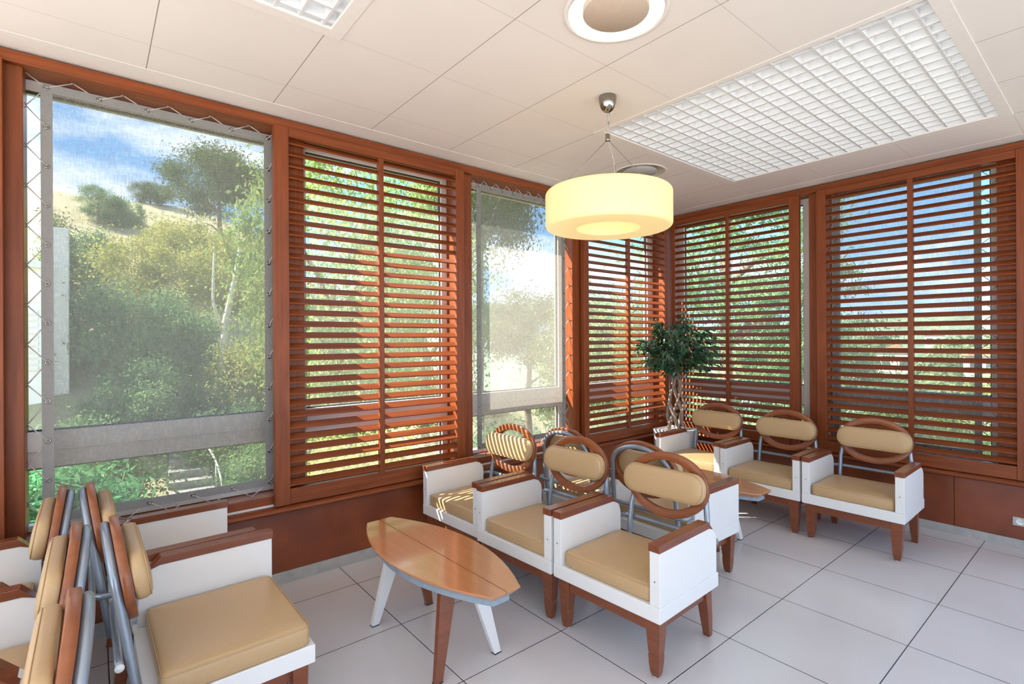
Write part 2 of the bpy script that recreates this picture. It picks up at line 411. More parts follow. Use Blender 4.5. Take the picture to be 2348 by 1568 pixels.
# ---- windows: pale frame, transom and pane
def window(n, axis, a, b_, label, fw=.055):
    """axis 'y': pane in the plane y = const, spanning x a..b ; axis 'x': plane x = const, spanning y a..b"""
    t = bpy.data.objects.new('window_%d' % n, None); COL.objects.link(t); t['kind'] = 'structure'; t['label'] = label; t['category'] = 'window'
    q0 = 3.60 if axis == 'y' else 5.20
    def bx(m, u0, u1, d0, d1, z0, z1):
        if axis == 'y': m.box(u0, u1, q0 + d0, q0 + d1, z0, z1)
        else: m.box(q0 + d0, q0 + d1, u0, u1, z0, z1)
    z0, z1 = .552, 2.84
    m = MB()
    bx(m, a, a + fw, 0, .06, z0, z1); bx(m, b_ - fw, b_, 0, .06, z0, z1)
    bx(m, a + fw, b_ - fw, 0, .06, z1 - .05, z1); bx(m, a + fw, b_ - fw, 0, .06, z0, z0 + .03)
    m.build('window_frame', M['alu'], t, bevel=.003)
    m = MB(); bx(m, a + fw, b_ - fw, -.012, .06, .955, 1.055); bx(m, a + fw, b_ - fw, .004, .06, .868, .955)
    m.build('transom', M['alu'], t, bevel=.004)
    m = MB()
    for (u0, u1, zz0, zz1) in ((a + fw, a + fw + .008, z0 + .03, z1 - .05), (b_ - fw - .008, b_ - fw, z0 + .03, z1 - .05),
                               (a + fw + .008, b_ - fw - .008, 1.055, 1.063), (a + fw + .008, b_ - fw - .008, .860, .868), (a + fw + .008, b_ - fw - .008, z1 - .06, z1 - .05)):
        bx(m, u0, u1, .02, .04, zz0, zz1)
    m.build('gasket', M['gasket'], t)
    m = MB()
    for zz0, zz1 in ((z0 + .03, .868), (1.055, z1 - .05)):
        if axis == 'y': m.add([(a + fw, q0 + .03, zz0), (b_ - fw, q0 + .03, zz0), (b_ - fw, q0 + .03, zz1), (a + fw, q0 + .03, zz1)], [(0, 1, 2, 3)])
        else: m.add([(q0 + .03, a + fw, zz0), (q0 + .03, b_ - fw, zz0), (q0 + .03, b_ - fw, zz1), (q0 + .03, a + fw, zz1)], [(3, 2, 1, 0)])
    m.build('pane', M['glass'], t)
    return t
window(1, 'y', -.32, .93, 'tall window behind the first laced fabric screen on the left')
window(2, 'y', 1.04, 2.20, 'tall window behind the wide left louvred shutter')
window(3, 'y', 2.315, 3.50, 'tall window behind the grey laced screen beside the pendant lamp')
window(4, 'y', 3.64, 4.96, 'corner window behind the louvred shutter left of the plant', .105)
window(5, 'x', 1.945, 3.45, 'corner window behind the louvred shutter right of the plant', .105)
window(6, 'x', .65, 1.805, 'window behind the rightmost louvred shutter')

# ================================================================== SHUTTERS
def shutter(axis, a, b_, sa, sb, label, first=None):
    """sliding louvred shutter; local x runs along the wall, local y towards outside. sa/sb: stile widths"""
    L = b_ - a
    # a, b measured in the direction of local x
    if axis == 'y': t = thing('louvred_shutter', label, 'shutter', (a, 3.392, .4925), 0., 'sliding louvred wooden shutters')
    else: t = thing('louvred_shutter', label, 'shutter', (5.008, a, .4925), -PI / 2, 'sliding louvred wooden shutters')
    if axis == 'x': L = a - b_
    h = 2.84 - .4925
    d = .048
    MB().box(0, sa, 0, d, 0, h).build('stile', M['mahogany_v'], t, bevel=.003)
    MB().box(L - sb, L, 0, d, 0, h).build('stile', M['mahogany_v'], t, bevel=.003)
    MB().box(sa, L - sb, .004, d - .004, 0, .098).build('bottom_rail', M['mahogany_x'], t, bevel=.004)
    MB().box(sa, L - sb, .004, d - .004, h - .055, h).build('top_rail', M['mahogany_x'], t, bevel=.003)
    mid = (sa + L - sb) / 2
    MB().box(mid - .019, mid + .019, .006, d - .006, .098, h - .055).build('mullion', M['mahogany_v'], t, bevel=.002)
    n = 31; z0, z1 = .622 - .4925, 2.757 - .4925
    w, th = .053, .0115
    ca, sn = math.cos(R_(39)), math.sin(R_(39))
    m = MB()
    for i in range(n):
        zc = z0 + (z1 - z0) * i / (n - 1)
        prof = [(-w / 2, -th / 2 + .003), (-w / 2 + .003, -th / 2), (w / 2 - .003, -th / 2), (w / 2, -th / 2 + .003), (w / 2, th / 2 - .003), (w / 2 - .003, th / 2), (-w / 2 + .003, th / 2), (-w / 2, th / 2 - .003)]
        pts = [(d / 2 + p * ca - q * sn, zc + p * sn + q * ca) for p, q in prof]
        m.prism(pts, 'x', sa, mid - .019); m.prism(pts, 'x', mid + .019, L - sb)
    m.build('slats', M['mahogany_x'], t)
    return t
shutter('y', .848, 2.229, .087, .073, 'wide louvred wooden shutter left of the pendant lamp, between the two fabric screens')
shutter('y', 3.585, 4.945, .068, .055, 'louvred wooden shutter on the left wall, directly left of the potted plant')
shutter('x', 3.385, 2.012, .045, .09, 'louvred wooden shutter on the right wall, directly right of the potted plant')
shutter('x', 1.862, .468, .078, .078, 'dark louvred wooden shutter at the far right, behind the last armchair')
struct(MB().box(-.46, -.319, 3.392, 3.44, .4925, 2.84).build('trim_30', M['mahogany_v'], bevel=.003), 'lighter orange-brown wooden board at the left edge of the photo', 'board')

# ================================================================== LACED FABRIC SCREENS
EYE = None
def screen(axis, a, b_, gap_a, gap_b, ne, nt_, label):
    """local x along wall, local y outside, local z up. a..b opening; gap: lacing gap on each side"""
    global EYE
    L = abs(b_ - a)
    if axis == 'y': t = thing('fabric_screen', label, 'fabric screen', (a, 3.505, .55), 0., 'laced fabric sunscreens')
    else: t = thing('fabric_screen', label, 'fabric screen', (5.125, a, .55), -PI / 2, 'laced fabric sunscreens')
    x0, x1 = gap_a, L - gap_b
    z0, z1 = .055, 2.255
    hm = .045
    def sag(u): return 0.0
    # cloth, gently bowed
    nx, nz = 10, 16; vs = []; fs = []
    for j in range(nz + 1):
        for i in range(nx + 1):
            u, v = i / nx, j / nz
            vs.append((x0 + hm + (x1 - x0 - 2 * hm) * u, .004 * math.sin(PI * u) * math.sin(PI * v), z0 + hm + (z1 - z0 - 2 * hm) * v))
    for j in range(nz):
        for i in range(nx): q = j * (nx + 1) + i; fs.append((q, q + 1, q + nx + 2, q + nx + 1))
    MB().add(vs, fs, True).build('cloth', M['fabric'], t)
    m = MB()
    m.box(x0, x0 + hm, -.002, .002, z0, z1); m.box(x1 - hm, x1, -.002, .002, z0, z1)
    m.box(x0 + hm, x1 - hm, -.002, .002, z0, z0 + hm); m.box(x0 + hm, x1 - hm, -.002, .002, z1 - hm, z1)
    m.build('hem', M['hem'], t)
    if EYE is None:
        em = MB(); prof = [(.0055 + .0035 * (1 - math.cos(q * 2 * PI / 8)), .0035 * math.sin(q * 2 * PI / 8)) for q in range(8)]
        em.lathe(prof, seg=14, closed=True).xform(Matrix.Rotation(PI / 2, 4, 'X'))
        eo = em.build('eyelet', M['chrome'], t); EYE = eo.data; eo.location = (x0 + hm / 2, -.003, z0 + hm / 2)
    else:
        eo = bpy.data.objects.new('eyelet', EYE); COL.objects.link(eo); eo.parent = t; eo.location = (x0 + hm / 2, -.003, z0 + hm / 2)
    zs = [z0 + hm / 2 + (z1 - z0 - hm) * i / (ne - 1) for i in range(ne)]
    xs = [x0 + hm / 2 + (x1 - x0 - hm) * i / (nt_ - 1) for i in range(nt_)]
    pos = [(xa, z) for z in zs for xa in (x0 + hm / 2, x1 - hm / 2)] + [(x, z) for x in xs[1:-1] for z in (z0 + hm / 2, z1 - hm / 2)]
    for x, z in pos[1:]:
        e = eo.copy(); COL.objects.link(e); e.parent = t; e.location = (x, -.003, z)
    # cord: zigzag eyelet -> hook on the frame -> eyelet
    m = MB(); r = .0028
    def side(ex, hx):
        for i in range(ne):
            m.tube([(ex, -.004, zs[i]), (hx, .0, zs[i] + (zs[1] - zs[0]) * .45)] if i < ne - 1 else [(ex, -.004, zs[i]), (hx, 0, z1 + .03)], r, 6)
            if i < ne - 1: m.tube([(hx, .0, zs[i] + (zs[1] - zs[0]) * .45), (ex, .004, zs[i + 1])], r, 6)
    side(x0 + hm / 2, .004); side(x1 - hm / 2, L - .004)
    for i in range(nt_):
        for ez, hz in ((z0 + hm / 2, .004), (z1 - hm / 2, 2.285)):
            if i < nt_ - 1:
                hx = xs[i] + (xs[1] - xs[0]) * .5
                m.tube([(xs[i], -.004, ez), (hx, 0, hz)], r, 6); m.tube([(hx, 0, hz), (xs[i + 1], .004, ez)], r, 6)
    m.build('lacing_cord', M['cord'], t)
    # little hooks on the frame
    m = MB()
    for i in range(ne - 1):
        z = zs[i] + (zs[1] - zs[0]) * .45
        for hx in (.004, L - .004): m.tube([(hx - .004, 0, z - .012), (hx + .004, -.004, z), (hx - .004, 0, z + .012)], .002, 5)
    for i in range(nt_ - 1):
        hx = xs[i] + (xs[1] - xs[0]) * .5
        m.tube([(hx - .02, 0, 2.288), (hx, -.004, 2.283), (hx + .02, 0, 2.288)], .002, 5)
    m.build('hook_row', M['chrome'], t)
    return t
screen('y', -.253, .893, .056, .028, 12, 6, 'large translucent grey fabric screen laced into the first window, behind the stacked chair backs')
screen('y', 2.347, 3.493, .075, .052, 14, 9, 'sunlit grey fabric screen laced into the window under the pendant lamp')
screen('x', 1.798, .657, .035, .09, 12, 7, 'fabric screen laced into the rightmost window, seen through the shutter slats')

# ================================================================== ARMCHAIRS
CW, CD = .645, .528
ZB0, ZB1, ZA = .266, .336, .611
def tube_y(z): return .290 + .15 * (z - .4)
LEAN = math.atan(.15)

def make_armchair(label):
    t = thing('armchair', label, 'armchair', group='white and tan armchairs')
    # white base box
    b = MB(); b.box(-CW / 2, CW / 2, -CD / 2, CD / 2, ZB0, ZB1)
    b.build('base_frame', M['white'], t, bevel=.004)
    # arm panels with the upper rear corner rounded, wooden caps
    ta = .054
    for sgn, side in ((-1, 'L'), (1, 'R')):
        xa, xb = sorted((sgn * (CW / 2 - .001), sgn * (CW / 2 - ta)))
        yb, r = .247, .085
        pts = [(-CD / 2 + .002, ZB1), (yb, ZB1), (yb, .585 - r)]
        for q in range(1, 10):
            a = R_(90 * q / 9); pts.append((yb - r + r * math.cos(a), .585 - r + r * math.sin(a) * .9))
        pts += [(yb - r - .01, .576), (-CD / 2 + .002, .576)]
        o = MB().prism(pts, 'x', xa, xb).build('arm_panel', M['white'], t, bevel=.003); o['side'] = side
        yc = .185
        xa, xb = sorted((sgn * (CW / 2 + .001), sgn * (CW / 2 - ta - .004)))
        pts = [(-CD / 2 - .003, .576), (yc + .02, .576), (yc - .035, ZA), (-CD / 2 - .003, ZA)]
        pts = [(-CD / 2 - .003, .576), (yc - .012, .576), (yc + .026, .5625), (yc - .018, ZA - .001), (-CD / 2 - .003, ZA)]
        o = MB().prism(pts, 'x', xa, xb).build('arm_cap', M['cap_wood'], t, bevel=.003); o['side'] = side
        # fixing bolts on the inner front of the arm
        bm = MB()
        bm.lathe([(0, 0), (.0035, 0), (.0035, .002), (0, .002)], seg=8).xform(Matrix.Translation((sgn * (CW / 2 - ta / 2), -CD / 2 + .002, ZB1 + .11)) @ Matrix.Rotation(PI / 2, 4, 'X'))
        o = bm.build('bolt', M['chrome'], t); o['side'] = side
    # seat cushion
    w, d = CW - 2 * ta - .012, .475
    rings = []
    for ins, z in ((.006, ZB1), (.001, ZB1 + .008), (0, ZB1 + .03), (0, ZB1 + .055), (.003, ZB1 + .066), (.009, ZB1 + .073), (.018, ZB1 + .0765), (.06, ZB1 + .081), (.13, ZB1 + .086), (.21, ZB1 + .088)):
        rings.append([(x, y - .012, z) for x, y in rrect(w - 2 * ins, d - 2 * ins, max(.028 - ins * .5, .012), 5)])
    seat = MB().loops(rings).build('seat_cushion', M['leather'], t)
    sm = MB(); sm.tube([(x, y - .012, ZB1 + .069) for x, y in rrect(w - .006, d - .006, .026, 5)], .0022, 5, closed=True)
    sm.build('piping', M['leather'], seat)
    seat['side'] = 'seat'
    # wooden apron and legs
    b = MB(); b.box(-CW / 2 + .05, CW / 2 - .05, -CD / 2 + .028, -CD / 2 + .05, .205, ZB0)
    b.box(-CW / 2 + .05, CW / 2 - .05, CD / 2 - .06, CD / 2 - .038, .205, ZB0)
    for s in (-1, 1): b.box(s * (CW / 2 - .05) - .01, s * (CW / 2 - .05) + .01, -CD / 2 + .05, CD / 2 - .06, .205, ZB0)
    b.build('apron', M['chair_wood'], t, bevel=.002)
    for s in (-1, 1):
        m = MB(); x, y = s * (CW / 2 - .053), -CD / 2 + .05
        prof = [(.036, ZB0), (.0345, .20), (.0285, .112), (.0265, .108), (.0265, .105), (.0285, .1015), (.0265, .06), (.022, .025), (.017, .008), (.014, .004)]
        rings = []
        for hw, z in prof:
            # the outer faces stay plumb, the inner ones taper
            sh = (.036 - hw) * .55
            cx, cy = x + s * sh * .2, y - sh * .2
            rings.append([(cx - hw, cy - hw * .8, z), (cx + hw, cy - hw * .8, z), (cx + hw, cy + hw * .8, z), (cx - hw, cy + hw * .8, z)])
        leg = MB().loops(rings[::-1], smooth=False).build('leg', M['chair_wood'], t, bevel=.002)
        g = MB().lathe([(0, 0), (.013, 0), (.013, .005), (0, .005)], (x, y), 12).build('glide', M['rubber'], leg)
    for s in (-1, 1):
        m = MB(); x0, y0 = s * (CW / 2 - .058), CD / 2 - .05
        x1, y1 = s * (CW / 2 - .055), CD / 2 - .008
        def sq(x, y, h, z, k=.9): return [(x - h, y - h * k, z), (x + h, y - h * k, z), (x + h, y + h * k, z), (x - h, y + h * k, z)]
        leg = MB().loops([sq(x1, y1, .017, 0), sq(x0 * .35 + x1 * .65, y0 * .35 + y1 * .65, .024, .10), sq(x0, y0, .031, ZB0)], smooth=False).build('leg', M['chair_wood'], t, bevel=.002)
    # back: grey tube arch with two legs, cross rail, elliptical wooden ring, long cushion
    zc = .704; A, B = .220, .143
    path = [(-.238, tube_y(.27), .27), (-.238, tube_y(.40), .40), (-.2375, tube_y(.55), .55), (-A, tube_y(zc - .03), zc - .03)]
    for q in range(0, 25):
        a = PI - PI * q / 24; z = zc + B * math.sin(a); path.append((A * math.cos(a), tube_y(z), z))
    path += [(A, tube_y(zc - .03), zc - .03), (.2375, tube_y(.55), .55), (.238, tube_y(.40), .40), (.238, tube_y(.27), .27)]
    bt = MB().tube(path, .0145, 12).build('back_tube', M['tube'], t)
    def rail(armless):
        zr = .468; yr = tube_y(zr) + .03
        p = []
        for s in (-1, 1):
            if s == armless:
                q = [(s * .27, yr, zr), (s * .2, yr, zr)]
            else:
                q = [(s * .298, .235, zr), (s * .297, .262, zr)]
                for k in range(1, 7):
                    a = R_(90 * k / 6); q.append((s * (.297 - .05 * (1 - math.cos(a))), yr - .05 + .05 * math.sin(a), zr))
                q.append((s * .20, yr, zr))
            p.append(q)
        return p[0] + p[1][::-1]
    o = MB().tube(rail(0), .0125, 10).build('cross_rail', M['tube'], t); o['side'] = 'rail'
    t['rail_fn'] = 0
    # ring
    th, bw = .028, .046
    rings = []
    n = 56
    a_o, b_o = .250, .176
    for q in range(n):
        an = 2 * PI * q / n; c, s = math.cos(an), math.sin(an)
        xo, zo = a_o * c, b_o * s; nx, nz = c / a_o, s / b_o; l = math.hypot(nx, nz); nx /= l; nz /= l
        sec = []
        for u, v in ((0, -.9), (-.003, -1), (-bw + .003, -1), (-bw, -.8), (-bw, .8), (-bw + .003, 1), (-.003, 1), (0, .9)):
            sec.append((xo + nx * u, v * th / 2, zo + nz * u))
        rings.append(sec)
    rings.append(rings[0])
    def backmat(off): return Matrix.Translation((0, tube_y(zc) + off, zc)) @ Matrix.Rotation(-LEAN, 4, 'X')
    MB().loops(rings, False, False, smooth=True).xform(backmat(-.029)).build('back_ring', M['ring_wood'], t)
    o = t.children[-1]
    # cushion in front of the ring
    rings = []
    hh, ln = .162, .50
    prof = [(.014, .0), (.004, .003), (0, .012), (0, .030), (.003, .039), (.010, .046), (.022, .0505), (.045, .053), (.072, .054)]
    for ins, dep in prof:
        rings.append([(x, -dep, z) for x, z in rrect(ln - 2 * ins, hh - 2 * ins, min(.072, (hh - 2 * ins) / 2 - .001), 7)])
    bc = MB().loops(rings).xform(backmat(-.0445) @ Matrix.Translation((0, 0, .012))).build('back_cushion', M['leather'], t)
    m = MB(); m.tube([(x, -.043, z) for x, z in rrect(ln - .010, hh - .010, .070, 7)], .002, 5, closed=True)
    m.xform(backmat(-.0445) @ Matrix.Translation((0, 0, .012))).build('piping', M['leather'], bc)
    return t, rail

# places: x, y, angle of the front direction
proto, rail = make_armchair('x')
def face(a): return a + PI / 2        # local front is -y
spots = [
    ('frontmost tan and white armchair in the middle row, nearest the viewer, both arms in view', 2.125, 1.669, PI + R_(2.6), ()),
    ('middle armchair of the row facing the near coffee table, between two other armchairs', 2.095, 2.33, PI + R_(2.4), ()),
    ('armchair with sun-striped back cushion, against the window beside the near coffee table', 2.085, 2.995, PI + R_(2.8), ()),
    ('white armchair at the right, nearest the wall socket, end of its row', 4.369, 1.318, PI + R_(.8), ()),
    ('middle armchair of the far row along the right window, before the wooden post', 4.362, 1.979, PI + R_(1.0), ()),
    ('armchair directly beside the potted plant, leaf-dappled sunlight on its back', 4.372, 2.64, PI + R_(1.2), ()),
    ('armchair turned away, its white side panel beside the tip of the far coffee table', 2.912, 1.972, 0., ()),
    ('armchair seen from behind, sunlit tube arch in front of the grey laced screen', 2.912, 2.634, 0., ()),
    ('large foreground armchair at lower left, open on its near side with a wide tan seat', .386, 2.373, R_(.8), ('L', 'R')),
    ('armchair with far white arm panel against the sill, below the first fabric screen', .318, 3.03, R_(1.2), ()),
    ('armchair facing left, closest to the first window, its back leaning towards the window', -.436, 3.03, PI, ()),
    ('armchair facing left at the left edge, middle one of three overlapping chair backs', -.378, 2.37, PI, ()),
    ('armchair facing left in the bottom left corner, nearest of the three overlapping chair backs', -.370, 1.71, PI, ()),
]
chairs = []
for i, (lab, x, y, a, sk) in enumerate(spots):
    if i == 0:
        proto.location = (x, y, 0); proto.rotation_euler = (0, 0, face(a)); proto['label'] = lab; c = proto
    else:
        c = dup(proto, (x, y, 0), face(a), lab)
    chairs.append(c)
del proto['rail_fn']
for c in chairs:
    if 'rail_fn' in c: del c['rail_fn']
# the foreground chair is open on its near side: no arm there, seat runs to the edge, rail end left open with a plug
c = chairs[8]
# which local side is near the viewer: world -y
import mathutils
near = 'L' if (Matrix.Rotation(c.rotation_euler[2], 3, 'Z') @ Vector((-1, 0, 0))).y < 0 else 'R'
sg = -1 if near == 'L' else 1
for ch in list(c.children):
    if ch.get('side') == near or ch.get('side') in ('seat', 'rail'):
        for g in list(ch.children): bpy.data.objects.remove(g)
        bpy.data.objects.remove(ch)
ta = .054
x0, x1 = sorted((sg * (CW / 2 - .004), -sg * (CW / 2 - ta - .006)))
w, d, xm = x1 - x0, .475, (x0 + x1) / 2
rings = []
for ins, z in ((.006, ZB1), (.001, ZB1 + .008), (0, ZB1 + .03), (0, ZB1 + .058), (.003, ZB1 + .069), (.009, ZB1 + .077), (.018, ZB1 + .081), (.06, ZB1 + .085), (.13, ZB1 + .090), (.21, ZB1 + .092)):
    rings.append([(xm + x, y - .012, z) for x, y in rrect(w - 2 * ins, d - 2 * ins, max(.028 - ins * .5, .012), 5)])
seat = MB().loops(rings).build('seat_cushion', M['leather'], c)
sm = MB(); sm.tube([(xm + x, y - .012, ZB1 + .072) for x, y in rrect(w - .006, d - .006, .026, 5)], .0022, 5, closed=True)
sm.build('piping', M['leather'], seat)
rl = MB().tube(rail(sg), .0125, 10).build('cross_rail', M['tube'], c)
zr = .468; yr = tube_y(zr) + .03
MB().lathe([(0, 0), (.0135, 0), (.0135, .004), (.010, .008), (0, .009)], seg=14).xform(Matrix.Translation((sg * .27, yr, zr)) @ Matrix.Rotation(sg * PI / 2, 4, 'Y')).build('end_plug', M['rubber'], rl)
for o in bpy.data.objects:
    if 'side' in o: del o['side']

# ================================================================== COFFEE TABLES (surfboard tops)
def make_table(label):
    t = thing('coffee_table', label, 'coffee table', group='surfboard coffee tables')
    Lh, wm, we = .590, .232, .078
    def outline(ins, lins=None):
        lins = ins if lins is None else lins
        pts = []
        n = 14
        for q in range(n + 1):
            v = -1 + 2 * q / n; wv = we + (wm - we) * (1 - abs(v) ** 2.05); pts.append((wv - ins, v * (Lh - lins)))
        return pts + [(-x, -y) for x, y in pts]
    # top boards: two halves with a fine groove between them; the edge is undercut like a hull
    for s in (-1, 1):
        rr = []
        for ins, z in ((.030, .412), (.0, .442), (.0, .446), (.003, .449)):
            o = [(x, y) for x, y in outline(ins)[:15]]
            if s < 0: o = [(-x, y) for x, y in o][::-1]
            e0, e1 = o[0][1], o[-1][1]
            ring = [(x, y, z) for x, y in o] + [(s * .0022, e1, z), (s * .0022, e0, z)]
            rr.append(ring)
        MB().loops(rr, smooth=False).build('top_board', M['table_wood'], t)
    o = outline(.034)
    MB().box(-.0022, .0022, -Lh + .012, Lh - .012, .432, .4455).build('groove_fillet', M['gasket'], t)
    MB().prism(o, 'z', .386, .412).build('edge_band', M['band'], t, bevel=.003)
    for sx, sy, mt in ((-1, -1, 'chair_wood'), (1, -1, 'white'), (-1, 1, 'white'), (1, 1, 'chair_wood')):
        ft = Vector((sx * .165, sy * .31, 0)); tp = Vector((sx * .075, sy * .255, .386))
        def sec(c, a, b_): return [(c.x - a, c.y - b_, c.z), (c.x + a, c.y - b_, c.z), (c.x + a, c.y + b_, c.z), (c.x - a, c.y + b_, c.z)]
        lg = MB().loops([sec(ft + Vector((0, 0, .004)), .019, .014), sec(tp, .044, .016)], smooth=False).build('leg', M[mt], t, bevel=.002)
        lg['label'] = 'white table leg' if mt == 'white' else 'red-brown wooden table leg'
        MB().loops([sec(ft, .02, .015), sec(ft + Vector((0, 0, .005)), .02, .015)], smooth=False).build('foot_pad', M['black'], lg)
    return t
tb = make_table('near surfboard-shaped wooden coffee table with two white and two brown legs')
tb.location = (1.310, 2.304, 0); tb.rotation_euler = (0, 0, R_(1.8))
tb2 = dup(tb, (3.555, 2.235, 0), R_(-1.), 'far surfboard-shaped coffee table between the two rows of armchairs at right, mostly hidden')

# ================================================================== PENDANT LAMP
pc = (2.278, 1.962)
t = thing('pendant_lamp', 'glowing cream drum pendant lamp hanging from the ceiling', 'lamp', (pc[0], pc[1], 2.148))
Rr, Ri, z0, z1 = .362, .180, 0, .212
prof = []
def arc(cx, cz, r, a0, a1, n=6): return [(cx + r * math.cos(R_(a0 + (a1 - a0) * k / n)), cz + r * math.sin(R_(a0 + (a1 - a0) * k / n))) for k in range(n + 1)]
prof += arc(Ri + .008, z0 + .008, .008, 180, 270)
prof += arc(Rr - .022, z0 + .022, .022, -90, 0)
prof += arc(Rr - .022, z1 - .022, .022, 0, 90)
prof += arc(Ri + .008, z1 - .008, .008, 90, 180)
MB().lathe(prof, seg=96, closed=True).build('lamp_shade', M['shade'], t)
zc_ = HZ - 2.148
MB().lathe([(0, zc_ - .090), (.012, zc_ - .0885), (.024, zc_ - .083), (.035, zc_ - .072), (.043, zc_ - .056), (.048, zc_ - .036), (.0505, zc_ - .012), (.0505, zc_), (0, zc_)], seg=32).build('canopy', M['chrome'], t)
MB().tube([(0, 0, zc_ - .085), (.002, 0, zc_ - .16), (0, 0, .545)], .0032, 8).build('stem', M['cord'], t)
MB().lathe([(0, .505), (.013, .507), (.014, .515), (.014, .545), (0, .547)], seg=16).build('wire_gripper', M['chrome'], t)
for q in range(3):
    a = R_(140 + 120 * q)
    MB().tube([(.006 * math.cos(a), .006 * math.sin(a), .51), (.30 * math.cos(a), .30 * math.sin(a), z1)], .0015, 6).build('suspension_wire', M['chrome'], t)
MB().tube([(.016, .004, zc_ - .08), (.012, -.01, zc_ - .11), (-.004, .0, zc_ - .16), (.008, -.004, .62), (.002, .004, .52), (.03, -.02, .40), (.035, -.02, .30), (.06, -.05, .24), (.12, -.10, z1)], .0026, 8).build('cable', M['cord'], t)

# ================================================================== RING LIGHTS
def ring_light(c, lit, label):
    t = thing('ring_light', label, 'ceiling light', (c[0], c[1], HZ - .001), group='round recessed ceiling lights')
    MB().lathe([(.2035, .0), (.2035, -.006), (.220, -.006), (.224, .0)], seg=72, closed=True).build('rim', M['margin'], t)
    MB().lathe([(.2032, .0), (.2032, .006), (.19, .055), (.145, .06), (.137, .05), (.137, .0)], seg=72).build('trough', M['ring_lit'] if lit else M['trough_off'], t)
    MB().lathe([(0, -.004), (.138, -.004), (.140, -.002), (.140, .02), (0, .02)], seg=72).build('centre_disc', M['disc'] if lit else M['socket'], t)
ring_light(ringc[0], True, 'lit white ring ceiling light with a beige centre disc at the top of the photo')
ring_light(ringc[1], False, 'unlit round ceiling light with grey disc, behind the pendant lamp')

# ================================================================== LOUVRE CEILING LIGHTS
def louvre(P, gx, gy, label):
    x0, x1, y0, y1 = P
    t = thing('louvre_light', label, 'ceiling light', ((x0 + x1) / 2, (y0 + y1) / 2, HZ), group='egg-crate louvre ceiling lights')
    ox, oy = (x0 + x1) / 2, (y0 + y1) / 2
    hx, hy = (x1 - x0) / 2, (y1 - y0) / 2
    m = MB(); fw = .062
    for (a0, a1, b0, b1) in ((-hx, hx, -hy, -hy + fw), (-hx, hx, hy - fw, hy), (-hx, -hx + fw * .6, -hy + fw, hy - fw), (hx - fw, hx, -hy + fw, hy - fw)):
        m.box(a0, a1, b0, b1, -.003, .012)
    m.build('frame', M['margin'], t, bevel=.001)
    # housing box (reflector)
    m = MB(); hb = .20
    m.box(-hx, hx, -hy, -hy + .01, .012, hb); m.box(-hx, hx, hy - .01, hy, .012, hb)
    m.box(-hx, -hx + .01, -hy, hy, .012, hb); m.box(hx - .01, hx, -hy, hy, .012, hb)
    m.box(-hx, hx, -hy, hy, hb, hb + .01)
    m.build('housing', M['louver'], t)
    m = MB()
    k0 = math.ceil((x0 + .03 - gx) / .0993); bt = .0062; zb0, zb1 = .004, .054
    k = k0
    while gx + k * .0993 < x1 - .05:
        x = gx + k * .0993 - ox; m.box(x - bt, x + bt, -hy + fw * .9, hy - fw * .9, zb0, zb1); k += 1
    k = math.ceil((y0 + .05 - gy) / .0989)
    while gy + k * .0989 < y1 - .04:
        y = gy + k * .0989 - oy; m.box(-hx + fw * .5, hx - fw * .9, y - bt, y + bt, zb0 + .001, zb1 - .001); k += 1
    m.build('louvre_grid', M['louver'], t)
    # three fluorescent tubes boards along x
    for q in range(6):
        yq = -hy + (q + .5) * 2 * hy / 6
        lm = MB(); lm.box(-hx + .06, hx - .06, yq - .125, yq + .125, .168, .18); lm.build('lamp_board', M['lamp'], t)
    return t
louvre(P1, 2.687, .612, 'large square egg-crate louvre light in the ceiling above the right armchairs')
louvre(P2, .786, 2.287, 'egg-crate louvre light whose corner shows at the top left of the photo')

# ================================================================== WALL SOCKET
t = thing('wall_socket', 'grey double wall socket low on the right panelling', 'socket', (LX - .0005, .50, .192))
MB().box(-.010, 0, -.075, .075, -.030, .030).build('plate', M['socket'], t, bevel=.002)
for q in (-.035, .035):
    f = MB().lathe([(0, 0), (.021, 0), (.023, .004), (.021, .004), (.018, -.004), (0, -.004)], seg=28).xform(Matrix.Translation((-.0105, q, 0)) @ Matrix.Rotation(-PI / 2, 4, 'Y')).build('socket_face', M['white'], t)
    MB().box(-.0115, -.009, q - .009, q - .005, -.002, .002).box(-.0115, -.009, q + .005, q + .009, -.002, .002).build('pin_holes', M['black'], f)

# ================================================================== POTTED FICUS
def leaf_mesh(m, c, nrm, along, l, w, fold=.25):
    side = nrm.cross(along).normalized()
    tip = c + along * l
    a = c + along * l * .42 + side * w * .5 + nrm * w * fold
    b_ = c + along * l * .42 - side * w * .5 + nrm * w * fold
    mid = c + along * l * .45
    m.add([c, a, tip, b_, mid], [(0, 4, 1), (4, 2, 1), (0, 3, 4), (4, 3, 2)])
rng = random.Random(7)
FX, FY = 4.625, 3.085
t = thing('potted_ficus', 'potted ficus tree with braided trunk in a white woven pot, in the window corner', 'plant', (FX, FY, 0))
